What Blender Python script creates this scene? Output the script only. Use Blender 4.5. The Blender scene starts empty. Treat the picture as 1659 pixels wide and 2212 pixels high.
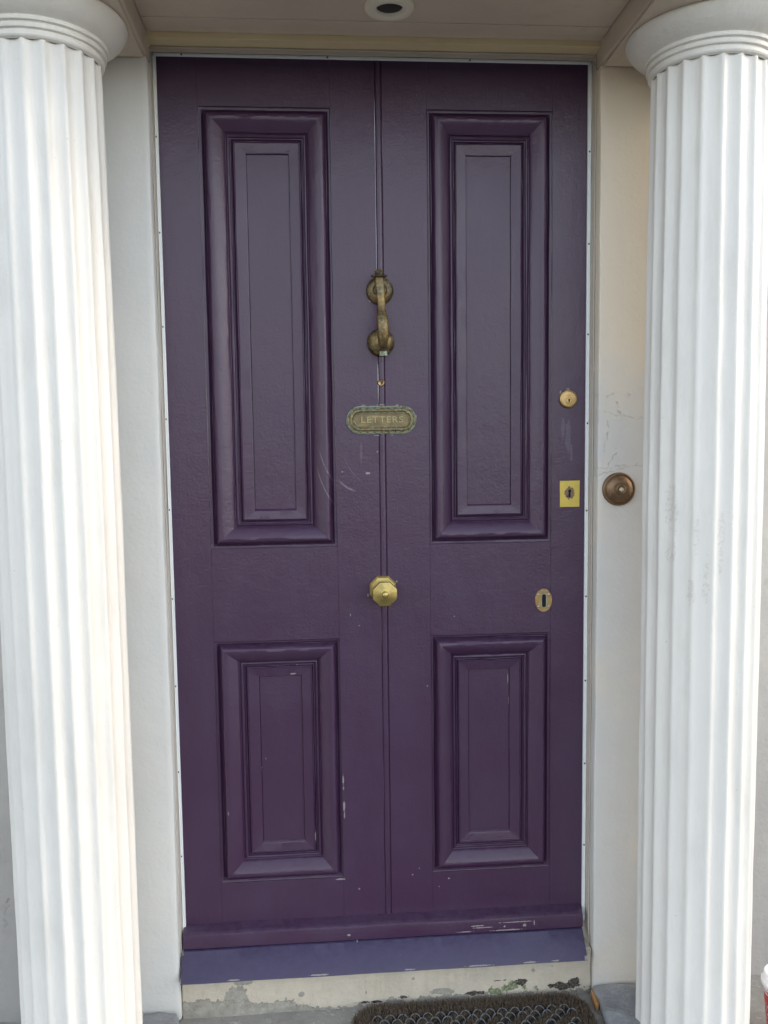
import bpy, bmesh, math, random
from mathutils import Vector, noise
random.seed(7)
SC = bpy.context.scene
COL = SC.collection
rad = math.radians

# ---------------------------------------------------------------- camera
cam_d = bpy.data.cameras.new('camera')
cam = bpy.data.objects.new('camera', cam_d); COL.objects.link(cam)
SC.camera = cam
yaw, pitch, roll = 0.0764, -0.0897, -0.0129
fw = Vector((math.sin(yaw)*math.cos(pitch), math.cos(yaw)*math.cos(pitch), math.sin(pitch)))
rt = Vector((math.cos(yaw), -math.sin(yaw), 0)); up = rt.cross(fw)
r2 = rt*math.cos(roll) + up*math.sin(roll); u2 = up*math.cos(roll) - rt*math.sin(roll)
from mathutils import Matrix
M3 = Matrix((r2, u2, -fw)).transposed()
cam.matrix_world = Matrix.Translation((0.3302, -1.9573, 1.1417)) @ M3.to_4x4()
cam_d.sensor_fit = 'VERTICAL'; cam_d.sensor_height = 36.0
cam_d.lens = 36.0*1875.0/2212.0
cam_d.clip_start = 0.02; cam_d.clip_end = 2000

# ---------------------------------------------------------------- light
SUN_AZ, SUN_EL = rad(80), rad(23)
S = Vector((math.sin(SUN_AZ)*math.cos(SUN_EL), -math.cos(SUN_AZ)*math.cos(SUN_EL), math.sin(SUN_EL)))
W = bpy.data.worlds.new('World'); SC.world = W; W.use_nodes = True
wn = W.node_tree.nodes; wl = W.node_tree.links
bg = wn['Background']
sky = wn.new('ShaderNodeTexSky'); sky.sky_type = 'NISHITA'; sky.sun_disc = False
sky.sun_elevation = SUN_EL; sky.sun_rotation = math.atan2(S.x, S.y)
sky.dust_density = 0.3; sky.air_density = 1.0; sky.ozone_density = 1.0
hs = wn.new('ShaderNodeHueSaturation'); hs.inputs["Saturation"].default_value = 0.45
wl.new(sky.outputs[0], hs.inputs['Color']); wl.new(hs.outputs[0], bg.inputs['Color'])
bg.inputs['Strength'].default_value = 0.15
sun_d = bpy.data.lights.new('sun', 'SUN'); sun = bpy.data.objects.new('sun', sun_d); COL.objects.link(sun)
sun_d.energy = 0.5; sun_d.angle = rad(15); sun_d.color = (0.80, 0.65, 0.46)
sun.rotation_euler = S.to_track_quat('Z', 'Y').to_euler(); sun.location = S*10
SC.view_settings.view_transform = 'Standard'; SC.view_settings.look = 'None'
SC.view_settings.exposure = 1.69; SC.view_settings.gamma = 1.0

# ---------------------------------------------------------------- node helper
class N:
    def __init__(s, name, rough=0.5, metal=0.0, spec=0.5):
        s.m = bpy.data.materials.new(name); s.m.use_nodes = True
        s.t = s.m.node_tree; s.b = s.t.nodes['Principled BSDF']
        s.b.inputs['Roughness'].default_value = rough; s.b.inputs['Metallic'].default_value = metal
        s.b.inputs['Specular IOR Level'].default_value = spec
        s.geo = s.t.nodes.new('ShaderNodeNewGeometry'); s.P = s.geo.outputs['Position']
    def set(s, sock, v):
        if hasattr(v, 'is_linked') or isinstance(v, bpy.types.NodeSocket): s.t.links.new(v, sock)
        else:
            if isinstance(v, tuple) and len(v) == 3 and sock.type == 'RGBA': v = v + (1,)
            sock.default_value = v
    def noise(s, scale, detail=4, rough=0.55, vec=None, sc=None, dist=0.0):
        n = s.t.nodes.new('ShaderNodeTexNoise'); n.inputs['Scale'].default_value = scale
        n.inputs['Detail'].default_value = detail; n.inputs['Roughness'].default_value = rough
        n.inputs['Distortion'].default_value = dist
        v = vec or s.P
        if sc: v = s.vm('MULTIPLY', v, sc)
        s.t.links.new(v, n.inputs['Vector']); return n.outputs['Fac']
    def noisec(s, scale, detail=2):
        n = s.t.nodes.new('ShaderNodeTexNoise'); n.inputs['Scale'].default_value = scale; n.inputs['Detail'].default_value = detail
        s.t.links.new(s.P, n.inputs['Vector']); return n.outputs['Color']
    def voro(s, scale, feature='F1', vec=None):
        n = s.t.nodes.new('ShaderNodeTexVoronoi'); n.feature = feature; n.inputs['Scale'].default_value = scale
        s.t.links.new(vec or s.P, n.inputs['Vector']); return n.outputs['Distance']
    def math(s, op, a, b=0.0, c=0.0, clamp=False):
        n = s.t.nodes.new('ShaderNodeMath'); n.operation = op; n.use_clamp = clamp
        s.set(n.inputs[0], a); s.set(n.inputs[1], b); s.set(n.inputs[2], c); return n.outputs[0]
    def vm(s, op, a, b=(0, 0, 0)):
        n = s.t.nodes.new('ShaderNodeVectorMath'); n.operation = op
        s.set(n.inputs[0], a); s.set(n.inputs[1], b)
        return n.outputs['Value'] if op in ('LENGTH', 'DOT_PRODUCT', 'DISTANCE') else n.outputs['Vector']
    def ramp(s, v, lo, hi):
        n = s.t.nodes.new('ShaderNodeMapRange'); n.clamp = True
        s.set(n.inputs[0], v); n.inputs[1].default_value = lo; n.inputs[2].default_value = hi
        return n.outputs[0]
    def mix(s, f, a, b):
        n = s.t.nodes.new('ShaderNodeMix'); n.data_type = 'RGBA'
        s.set(n.inputs['Factor'], f); s.set(n.inputs[6], a); s.set(n.inputs[7], b); return n.outputs[2]
    def sep(s, v=None):
        n = s.t.nodes.new('ShaderNodeSeparateXYZ'); s.t.links.new(v or s.P, n.inputs[0]); return n.outputs
    def col(s, v): s.set(s.b.inputs['Base Color'], v)
    def rough(s, v): s.set(s.b.inputs['Roughness'], v)
    def metal(s, v): s.set(s.b.inputs['Metallic'], v)
    def bump(s, h, dist, strength=1.0):
        n = s.t.nodes.new('ShaderNodeBump'); n.inputs['Distance'].default_value = dist; n.inputs['Strength'].default_value = strength
        s.t.links.new(h, n.inputs['Height'])
        if s.b.inputs['Normal'].is_linked: s.t.links.new(s.b.inputs['Normal'].links[0].from_socket, n.inputs['Normal'])
        s.t.links.new(n.outputs[0], s.b.inputs['Normal'])
    def nup(s): return s.sep(s.geo.outputs['Normal'])[2]
    def blots(s, items, jitter=0.8, nscale=220):
        """mask of irregular marks at given (x, z, rx, rz) places on a wall-like face"""
        nz = s.math('ADD', s.math('MULTIPLY', s.math('SUBTRACT', s.noise(nscale, 4, .7), 0.5), jitter*2), s.math('MULTIPLY', s.math('SUBTRACT', s.noise(nscale*.35, 2), 0.5), jitter*1.6))
        out = None
        for x, z, rx, rz in items:
            d = s.vm('LENGTH', s.vm('MULTIPLY', s.vm('SUBTRACT', s.P, (x, 0, z)), (1/rx, 0, 1/rz)))
            out = d if out is None else s.math('MINIMUM', out, d)
        return s.math('LESS_THAN', s.math('ADD', out, nz), 1.0)

# ---------------------------------------------------------------- materials
def mat_door(name='purple_gloss_paint', sky_tint=False):
    k = N(name, 0.4, 0, 0.62)
    big = k.noise(2.3, 3); mid = k.noise(9, 4, 0.6, sc=(1, 1, .5)); fine = k.noise(420, 3, 0.6)
    c = k.mix(big, (0.047, 0.0175, 0.053), (0.055, 0.0215, 0.055))
    c = k.mix(k.ramp(mid, .45, .8), c, (0.053, 0.0255, 0.064))
    if sky_tint: c = k.mix(big, (.027, .0160, .060), (.034, .0205, .070))  # drip board: blue sky reflection put into the paint colour
    # pale bloom on the ledges where dust lies
    dust = k.math('MULTIPLY', k.ramp(k.nup(), .45, .95), k.ramp(k.noise(60, 4, .7), .35, .7))
    c = k.mix(k.math('MULTIPLY', dust, .16), c, (0.20, 0.20, 0.26))
    # rain-washed specks
    sp = k.math('GREATER_THAN', k.noise(330, 2, .5), .80)
    c = k.mix(k.math('MULTIPLY', sp, .22), c, (0.28, 0.26, 0.27))
    # scratches: arcs worn into the paint near the left upper panel
    arcs = None
    for cx, cz, r, w, ex, ez, erx, erz, st in (
            (0.5382, 1.1523, 0.207, .0016, .350, 1.070, .035, .055, .30), (0.5545, 1.1161, 0.229, .0016, .348, 1.025, .035, .055, .36),
            (0.4473, 1.1010, 0.0929, .0030, .397, 1.025, .024, .022, .40), (0.4896, 1.1171, 0.1005, .0010, .412, 1.060, .035, .042, .18)):
        d = k.vm('LENGTH', k.vm('MULTIPLY', k.vm('SUBTRACT', k.P, (cx, 0, cz)), (1, 0, 1)))
        line = k.ramp(k.math('ABSOLUTE', k.math('SUBTRACT', d, r)), w, w*.2)
        e = k.vm('LENGTH', k.vm('MULTIPLY', k.vm('SUBTRACT', k.P, (ex, 0, ez)), (1/erx, 0, 1/erz)))
        a = k.math('MULTIPLY', k.math('MULTIPLY', line, k.ramp(e, 1.0, .45)), st)
        arcs = a if arcs is None else k.math('MAXIMUM', arcs, a)
    arcs = k.math('MULTIPLY', arcs, k.ramp(k.noise(160, 3), .25, .55))
    c = k.mix(arcs, c, (0.42, 0.40, 0.45))
    # scuffs beside the locks
    sc_ = k.blots([(.905, 1.13, .006, .03), (.913, 1.09, .003, .02), (.893, 1.15, .004, .025), (.43, 1.10, .003, .02)], .9, 90)
    c = k.mix(k.math('MULTIPLY', sc_, .10), c, (0.40, 0.38, 0.42))
    # chips down to pale primer
    chips = k.blots([(.377, .343, .0016, .012), (.377, .322, .0014, .004), (.378, .279, .0022, .012), (.3785, .258, .0014, .010),
        (.31, .206, .0016, .010), (.266, .595, .006, .0022), (.276, .616, .0025, .0014), (.112, .278, .0012, .004),
        (.199, .395, .0014, .0014), (.189, .374, .0014, .0016), (.768, .567, .0009, .014), (.770, .51, .0009, .009), (.576, .558, .0014, .0014),
        (.623, .089, .0022, .0016), (.553, .118, .0014, .0014), (.537, .103, .0016, .0016), (.445, 1.054, .005, .003), (.387, 1.058, .002, .002),
        (.467, 1.102, .0014, .002), (.383, -.018, .003, .003), (.402, -.033, .002, .002), (.75, -.018, .002, .0025), (.798, -.018, .005, .0035),
        (.755, -.027, .034, .0016), (.78, -.0085, .036, .0013), (.70, -.018, .022, .0014), (.655, -.026, .022, .0012), (.821, -.014, .0016, .006),
        (.686, -.013, .014, .0016), (.60, .07, .0014, .0014), (.41, .075, .002, .002), (.365, .101, .012, .002), (.64, .72, .0014, .0014), (.42, .705, .0014, .0014), (.40, .73, .001, .003), (.0, -.036, .004, .004),
        (.934, -.082, .004, .004), (.31, -.0835, .02, .0016), (.52, -.0835, .012, .0012), (.68, -.0838, .03, .0014), (.12, -.0838, .016, .0012), (.80, -.0836, .018, .0014), (.86, -.0836, .008, .0014), (.437, 1.2062, .005, .0013), (.476, 1.2070, .009, .0014), (.513, 1.2062, .003, .0013), (.466, 1.1385, .006, .0012), (.3985, 1.170, .001, .006), (.5556, 1.180, .001, .005), (.500, 1.139, .003, .0012), (.441, .775, .0015, .004), (.507, .805, .002, .002), (.449, 1.452, .0016, .004), (.455, 1.436, .003, .0018), (.887, 1.231, .002, .0035), (.904, 1.2385, .004, .0015)], .9, 260)
    c = k.mix(k.math('MULTIPLY', chips, .42), c, k.mix(k.noise(140, 2), (0.50, 0.42, 0.33), (0.62, 0.60, 0.58)))
    k.col(c)
    k.rough(k.math('ADD', k.math('MULTIPLY', mid, .18), k.math('ADD', .28, k.math('MULTIPLY', chips, .3))))
    h = k.math('ADD', k.noise(190, 3, .55), k.math('MULTIPLY', k.noise(60, 3, .5, sc=(1, 1, .25)), 1.1))
    k.bump(h, .00055, .9)
    k.bump(k.noise(75, 3, .6, sc=(.7, 1, 1)), .0006, .5)
    k.bump(k.noise(14, 3), .0026, .5)
    k.bump(k.math('SUBTRACT', 1.0, chips), .0006, .8)
    return k.m

def mat_paint(name, c1, c2, rough=.5, dirt=.0, dirtcol=(.30, .26, .20), bumpd=.0006, cracks=None, low=None, bounce_coat=None, mottle=None):
    k = N(name, rough, 0, .4)
    c = k.mix(k.ramp(k.noise(5, 4, .6), .3, .7), c1, c2)
    if mottle:   # uneven overpainting in large soft patches
        c = k.mix(k.math('MULTIPLY', k.ramp(k.noise(3.2, 4, .6), .40, .66), .6), c, mottle)
    if bounce_coat:     # older layer with warm bounce light painted in, above a ragged patch line, and in scraps near the foot
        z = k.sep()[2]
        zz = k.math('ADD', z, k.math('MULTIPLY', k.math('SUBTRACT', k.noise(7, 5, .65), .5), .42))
        c = k.mix(k.math('MULTIPLY', k.ramp(zz, 1.18, 1.36), .9), c, bounce_coat)
        c = k.mix(k.math('MULTIPLY', k.ramp(k.noise(6, 4, .6), .55, .72), .35), c, bounce_coat)
    if dirt:
        dm = k.math('MULTIPLY', k.ramp(k.noise(26, 5, .7), .56, .78), dirt)
        c = k.mix(dm, c, dirtcol)
    sp = k.math('GREATER_THAN', k.noise(150, 2, .5), .80)
    c = k.mix(k.math('MULTIPLY', sp, .35), c, dirtcol)
    h = k.math('ADD', k.noise(120, 4, .6), k.math('MULTIPLY', k.noise(16, 3), 2.5))
    if low:   # splashed, damp-stained foot of the wall
        z = k.sep()[2]
        m = k.math('MULTIPLY', k.ramp(k.math('ADD', z, k.math('MULTIPLY', k.noise(9, 5, .7), -.5)), low[1], low[0]), low[2])
        c = k.mix(m, c, low[3])
    if cracks:
        cm = None
        for (x, z, L, a, amp, seed) in cracks:     # centre, half length, angle, wander
            ca, sa = math.cos(a), math.sin(a)
            p = k.vm('SUBTRACT', k.P, (x, 0, z))
            u = k.vm('DOT_PRODUCT', p, (ca, 0, sa)); v = k.vm('DOT_PRODUCT', p, (-sa, 0, ca))
            nz = k.math('MULTIPLY', k.math('SUBTRACT', k.noise(34+seed, 6, .78), .5), amp*1.5)
            ln = k.ramp(k.math('ABSOLUTE', k.math('SUBTRACT', v, nz)), .0013, .0004)
            ln = k.math('MULTIPLY', ln, k.math('LESS_THAN', k.math('ABSOLUTE', u), L))
            ln = k.math('MULTIPLY', ln, k.ramp(k.noise(90+seed*3, 4, .7), .42, .56))
            cm = ln if cm is None else k.math('MAXIMUM', cm, ln)
        c = k.mix(k.math('MULTIPLY', cm, .17), c, (.20, .18, .16))
        k.bump(k.math('SUBTRACT', 1.0, cm), .0009, .8)
    k.col(c); k.rough(k.math('ADD', rough-.1, k.math('MULTIPLY', k.noise(40, 3), .2)))
    k.bump(h, bumpd, .8)
    return k.m

def mat_column():
    k = N('thick_white_masonry_paint', .42, 0, .45)
    c = k.mix(k.ramp(k.noise(4, 4, .6), .3, .7), (.765, .74, .69), (.725, .70, .66))
    st = k.blots([(1.035, .98, .006, .05), (1.09, .86, .006, .045), (1.072, .93, .006, .04), (1.065, .83, .007, .03), (1.118, .93, .005, .05), (1.14, .95, .003, .03),
                  (1.035, .90, .005, .02), (1.118, .885, .004, .03)], 1.5, 60)
    c = k.mix(k.math('MULTIPLY', k.math('MULTIPLY', st, k.ramp(k.noise(150, 4, .7), .42, .62)), .26), c, (.36, .29, .20))
    sp = k.math('GREATER_THAN', k.noise(105, 2, .5), .785)
    c = k.mix(k.math('MULTIPLY', sp, .55), c, (.36, .31, .26))
    grime = k.math('MULTIPLY', k.ramp(k.noise(16, 5, .72, sc=(1, 1, .25)), .48, .74), .48)
    c = k.mix(grime, c, (.60, .57, .52))
    k.col(c)
    k.bump(k.noise(60, 4, .65, sc=(1, 1, .14)), .0020, .8)
    k.bump(k.noise(18, 4, .6), .0022, .6)
    k.bump(k.noise(230, 3, .6), .0006, .6)
    return k.m

def mat_brass(name, c1, c2, tarn, tarn_amt, rough, verd=0.0, metal=1.0, groove=False):
    k = N(name, rough, metal)
    n = k.noise(70, 5, .65)
    c = k.mix(k.ramp(n, .3, .7), c1, c2)
    t = k.math('MULTIPLY', k.ramp(k.noise(38, 4, .6), .38, .68), tarn_amt)
    c = k.mix(t, c, tarn)
    met = metal
    if verd:
        v = k.math('MULTIPLY', k.ramp(k.noise(150, 4, .7), .50, .66), verd)
        if groove: v = k.math('MAXIMUM', k.math('MULTIPLY', v, .5), k.math('MULTIPLY', k.ramp(k.sep()[1], -.0053, -.0040), k.ramp(k.noise(110, 4, .7), .30, .52)))
        c = k.mix(v, c, (.38, .52, .42))
        k.metal(k.math('MULTIPLY', k.math('SUBTRACT', 1.0, v), metal))
    k.col(c); k.rough(k.math('ADD', rough-.08, k.math('MULTIPLY', n, .25)))
    k.bump(k.noise(260, 3, .6), .0003, .8)
    return k.m

def mat_plain(name, c, rough=.6, metal=0, bumpd=.0003, var=.15, nscale=60):
    k = N(name, rough, metal)
    k.col(k.mix(k.noise(nscale, 4, .6), tuple(x*(1-var) for x in c), tuple(min(1, x*(1+var)) for x in c)))
    if bumpd: k.bump(k.noise(nscale*4, 3, .6), bumpd, .8)
    return k.m

def mat_stone(name, c1, c2, bumpd=.004):
    k = N(name, .85, 0, .25)
    c = k.mix(k.ramp(k.noise(14, 6, .7), .3, .7), c1, c2)
    c = k.mix(k.math('MULTIPLY', k.ramp(k.noise(90, 5, .7), .55, .75), .4), c, (.14, .13, .12))
    c = k.mix(k.math('MULTIPLY', k.ramp(k.noise(62, 5, .7), .58, .68), .6), c, (.56, .56, .56))
    c = k.mix(k.math('MULTIPLY', k.ramp(k.noise(24, 5, .75), .55, .70), .45), c, (.20, .195, .19))
    k.col(c)
    k.bump(k.noise(70, 6, .7), bumpd, .9); k.bump(k.noise(260, 4, .7), bumpd*.3, .9)
    return k.m

def mat_riser():
    k = N('peeling_cream_paint_on_stone', .7, 0, .3)
    x, y, z = k.sep()
    paint = k.mix(k.ramp(k.noise(13, 5, .65), .3, .7), (.60, .53, .43), (.50, .45, .37))
    paint = k.mix(k.math('MULTIPLY', k.ramp(k.noise(30, 4, .7, sc=(1, 1, .35)), .52, .75), .4), paint, (.36, .29, .20))
    stone = k.mix(k.ramp(k.noise(45, 6, .75), .3, .7), (.24, .225, .19), (.44, .415, .36))
    nz = k.math('ADD', k.math('SUBTRACT', k.noise(19, 6, .66), .5), k.math('MULTIPLY', k.math('SUBTRACT', k.noise(120, 4, .7), .5), .25))
    # peeled along the foot; more of it on the left
    edge = k.math('ADD', k.ramp(x, .34, .06), 0.0)
    zz = k.math('ADD', z, k.math('MULTIPLY', nz, -.085))
    thr = k.math('ADD', -.176, k.math('MULTIPLY', edge, .030))
    peel = k.math('LESS_THAN', zz, thr)
    patch = k.blots([(.12, -.152, .030, .030), (.14, -.108, .022, .006), (.27, -.145, .007, .006), (.42, -.122, .002, .004), (.60, -.160, .022, .006), (.815, -.121, .0045, .004),
                     (.86, -.113, .002, .0016), (.53, -.122, .003, .003), (.105, -.092, .003, .003), (.235, -.157, .0025, .006), (.42, -.150, .002, .004)], .9, 45)
    peel = k.math('MAXIMUM', peel, patch)
    c = k.mix(peel, paint, stone)
    hole = k.blots([(.51, -.166, .014, .004), (.44, -.174, .026, .003), (.575, -.164, .009, .003), (.675, -.168, .022, .004), (.785, -.147, .016, .007), (.885, -.163, .040, .008), (.915, -.154, .016, .006), (.735, -.141, .016, .0016)], 2.0, 60)
    brk = k.ramp(k.noise(160, 5, .75), .34, .52)
    moss = k.blots([(.768, -.160, .036, .011), (.72, -.167, .026, .007)], 2.2, 55)
    c = k.mix(k.math('MULTIPLY', moss, k.math('MULTIPLY_ADD', brk, .7, .2)), c, k.mix(k.ramp(k.noise(210, 4, .7), .3, .7), (.035, .075, .02), (.17, .23, .10)))
    c = k.mix(k.math('MULTIPLY', hole, k.math('MULTIPLY_ADD', brk, .35, .6)), c, (.016, .013, .014))
    peel_shade = k.math('MULTIPLY', k.ramp(k.math('ABSOLUTE', k.math('SUBTRACT', zz, thr)), .0016, .0004), .6)  # dark rim painted along the peel edge as shade of the paint's thickness
    c = k.mix(peel_shade, c, (.12, .10, .08))
    k.col(c)
    h = k.math('SUBTRACT', k.math('SUBTRACT', 1.0, k.math('MULTIPLY', peel, .6)), k.math('MULTIPLY', hole, 1.6))
    k.bump(h, .0045, 1.0)
    k.bump(k.noise(55, 6, .72), .0042, .9)
    return k.m

def mat_wire():
    return mat_plain('dull_galvanised_wire', (.19, .21, .22), .5, .6, 0, .35)

def mat_coir():
    k = N('brown_coir_fibre', .95, 0, .1)
    k.col(k.mix(k.noise(300, 3, .7), (.085, .062, .042), (.26, .20, .145)))
    return k.m

def mat_cup():
    k = N('red_printed_card', .45)
    x, y, z = k.sep()
    red = k.mix(k.noise(40, 3), (.42, .020, .032), (.50, .035, .045))
    # slanting white dashes printed round the cup
    w = k.t.nodes.new('ShaderNodeTexBrick'); w.inputs['Scale'].default_value = 55
    w.inputs['Mortar Size'].default_value = .0; w.inputs['Brick Width'].default_value = .5; w.inputs['Row Height'].default_value = .5
    ang = k.math('MULTIPLY', k.math('ARCTAN2', k.math('SUBTRACT', y, CUP[1]), k.math('SUBTRACT', x, CUP[0])), 1.0)
    u = k.math('ADD', k.math('MULTIPLY', ang, 4.0), k.math('MULTIPLY', z, 55.0))
    du = k.math('ABSOLUTE', k.math('SUBTRACT', k.math('FRACT', u), .5)); dv = k.math('ABSOLUTE', k.math('SUBTRACT', k.math('FRACT', k.math('MULTIPLY', z, 110.0)), .5))
    dash = k.math('MULTIPLY', k.math('LESS_THAN', du, .22), k.math('LESS_THAN', dv, .22))
    dash = k.math('MULTIPLY', dash, k.math('LESS_THAN', z, -.105))
    c = k.mix(dash, red, (.75, .72, .70))
    band = k.math('GREATER_THAN', k.math('ADD', z, k.math('MULTIPLY', k.noise(50, 3), .012)), -.080)
    c = k.mix(band, c, k.mix(k.math('GREATER_THAN', k.noise(170, 2), .56), (.66, .63, .61), (.42, .05, .06)))
    k.col(c); k.t.nodes.remove(w)
    return k.m

CUP = (1.321, -.235)
MT = dict(
    door=mat_door(), drip=mat_door('sky_blued_purple_paint', True), column=mat_column(),
    pil_l=None)
CR = [(1.04, 1.225, .09, .12, .05, 1), (1.03, 1.175, .09, -.1, .03, 2), (.975, 1.13, .035, 1.45, .02, 3), (.985, 1.075, .03, 1.2, .03, 4), (1.03, 1.065, .09, .05, .03, 5), (1.0, 1.055, .05, .25, .02, 6), (1.0, 1.195, .018, 1.9, .03, 7)]
MT['pilaster_warm'] = mat_paint('warm_grey_wall_paint', (.66, .635, .595), (.61, .59, .565), .5, .16, (.56, .48, .36), .0009, CR, None, (.76, .66, .525))  # right pilaster: own warmer paint plus warm bounce put into the colour
MT['pilaster'] = mat_paint('stone_grey_wall_paint', (.68, .665, .63), (.62, .61, .585), .5, .14, (.56, .50, .40), .0009, CR, None, None, (.60, .61, .60))
MT['wall'] = mat_paint('stained_render', (.60, .56, .51), (.50, .47, .44), .8, .4, (.30, .26, .22), .0014, [(-.39, .06, .05, 1.5, .04, 3)], (-.16, .55, .6, (.26, .25, .245)))
MT['frame'] = mat_paint('beige_frame_paint', (.54, .49, .42), (.48, .43, .36), .5, .12, (.30, .26, .2), .0008)
MT['soffit'] = mat_paint('grey_soffit_paint', (.70, .60, .48), (.63, .54, .43), .6, .2, (.34, .30, .24), .0012, None)
MT['yellow'] = mat_paint('yellowed_gloss_paint', (.80, .66, .40), (.72, .58, .36), .5, .35, (.62, .58, .5), .0008)
MT['seal'] = mat_plain('white_aluminium_strip', (.78, .80, .80), .30, 0, .0002, .05, 30)
MT['screw'] = mat_plain('dark_rusted_screw', (.16, .14, .12), .6, .5)
MT['rubber'] = mat_plain('dark_gap', (.035, .033, .035), .8)
MT['bronze'] = mat_brass('tarnished_brass', (.20, .135, .058), (.34, .22, .085), (.075, .068, .055), .9, .46, .3)
MT['tip'] = mat_brass('verdigris_tip', (.30, .30, .20), (.36, .40, .30), (.20, .22, .17), .5, .5, .8)
MT['letter'] = mat_brass('verdigris_brass', (.20, .145, .072), (.29, .21, .105), (.14, .12, .085), .6, .5, .9, 1.0, True)
MT['letter_in'] = mat_brass('worn_dull_brass', (.22, .16, .085), (.33, .245, .115), (.12, .10, .075), .8, .5, .12)
MT['lettering'] = mat_brass('rubbed_raised_brass', (.38, .305, .16), (.46, .385, .215), (.27, .26, .17), .6, .5, .3)
MT['knob'] = mat_brass('handled_brass', (.47, .36, .125), (.56, .43, .16), (.24, .18, .08), .7, .36)
MT['plate'] = mat_brass('bright_yellow_brass', (.62, .47, .10), (.68, .53, .14), (.46, .36, .10), .4, .42, 0, .75)
MT['lock'] = mat_brass('polished_brass', (.46, .31, .14), (.55, .39, .19), (.30, .19, .09), .5, .36)
MT['copper'] = mat_brass('browned_copper', (.25, .16, .092), (.31, .20, .12), (.15, .105, .075), .7, .46)
MT['oval'] = mat_brass('verdigris_edged_brass', (.40, .25, .11), (.45, .29, .14), (.28, .19, .10), .5, .42, .35)
MT['screw_pale'] = mat_brass('worn_steel_screw', (.50, .46, .38), (.60, .56, .48), (.34, .40, .34), .5, .4)
MT['ivory'] = mat_plain('ivory_button', (.62, .54, .36), .35, 0, 0)
MT['black'] = mat_plain('black_void', (.006, .006, .007), .9, 0, 0)
MT['burr'] = mat_plain('worn_brown_metal', (.24, .16, .11), .6, .3, .0003, .4, 240)
MT['riser'] = mat_riser()
MT['plinth'] = mat_stone('rough_grey_stone', (.30, .31, .32), (.42, .43, .44), .009)
MT['plinth_side'] = mat_stone('pale_rendered_stone', (.46, .43, .38), (.55, .52, .47), .003)
MT['step'] = mat_stone('worn_granite_step', (.28, .265, .24), (.38, .365, .33), .003)
MT['paving'] = mat_stone('grey_paving', (.105, .098, .085), (.14, .13, .115), .004)
MT['asphalt'] = mat_stone('asphalt', (.045, .045, .047), (.06, .06, .06), .004)
MT['terracotta'] = mat_stone('broken_orange_brick', (.40, .19, .07), (.50, .27, .11), .003)
MT['coir'] = mat_coir(); MT['wire'] = mat_wire()
MT['mat_base'] = mat_plain('dirty_mat_backing', (.028, .026, .026), .9)
MT['cup'] = mat_cup(); MT['lid'] = mat_plain('white_plastic_lid', (.78, .79, .82), .3, 0, 0, .03)
MT['lamp_ring'] = mat_plain('cream_lamp_ring', (.86, .80, .64), .4, 0, .0002, .04, 20)
MT['lamp_glass'] = mat_plain('unlit_lamp_glass', (.035, .034, .032), .65, 0, .0008, .2, 120)

# ---------------------------------------------------------------- mesh helpers
def link(name, me, mat, parent=None, loc=None):
    o = bpy.data.objects.new(name, me); COL.objects.link(o)
    if mat: me.materials.append(MT[mat] if isinstance(mat, str) else mat)
    if parent:
        o.parent = parent
        b = parent
        off = Vector((0, 0, 0))
        while b: off += b.location; b = b.parent
        me.transform(Matrix.Translation(-off))
    return o

def smooth(me, ang=35):
    for p in me.polygons: p.use_smooth = True
    me.set_sharp_from_angle(angle=rad(ang))

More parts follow.
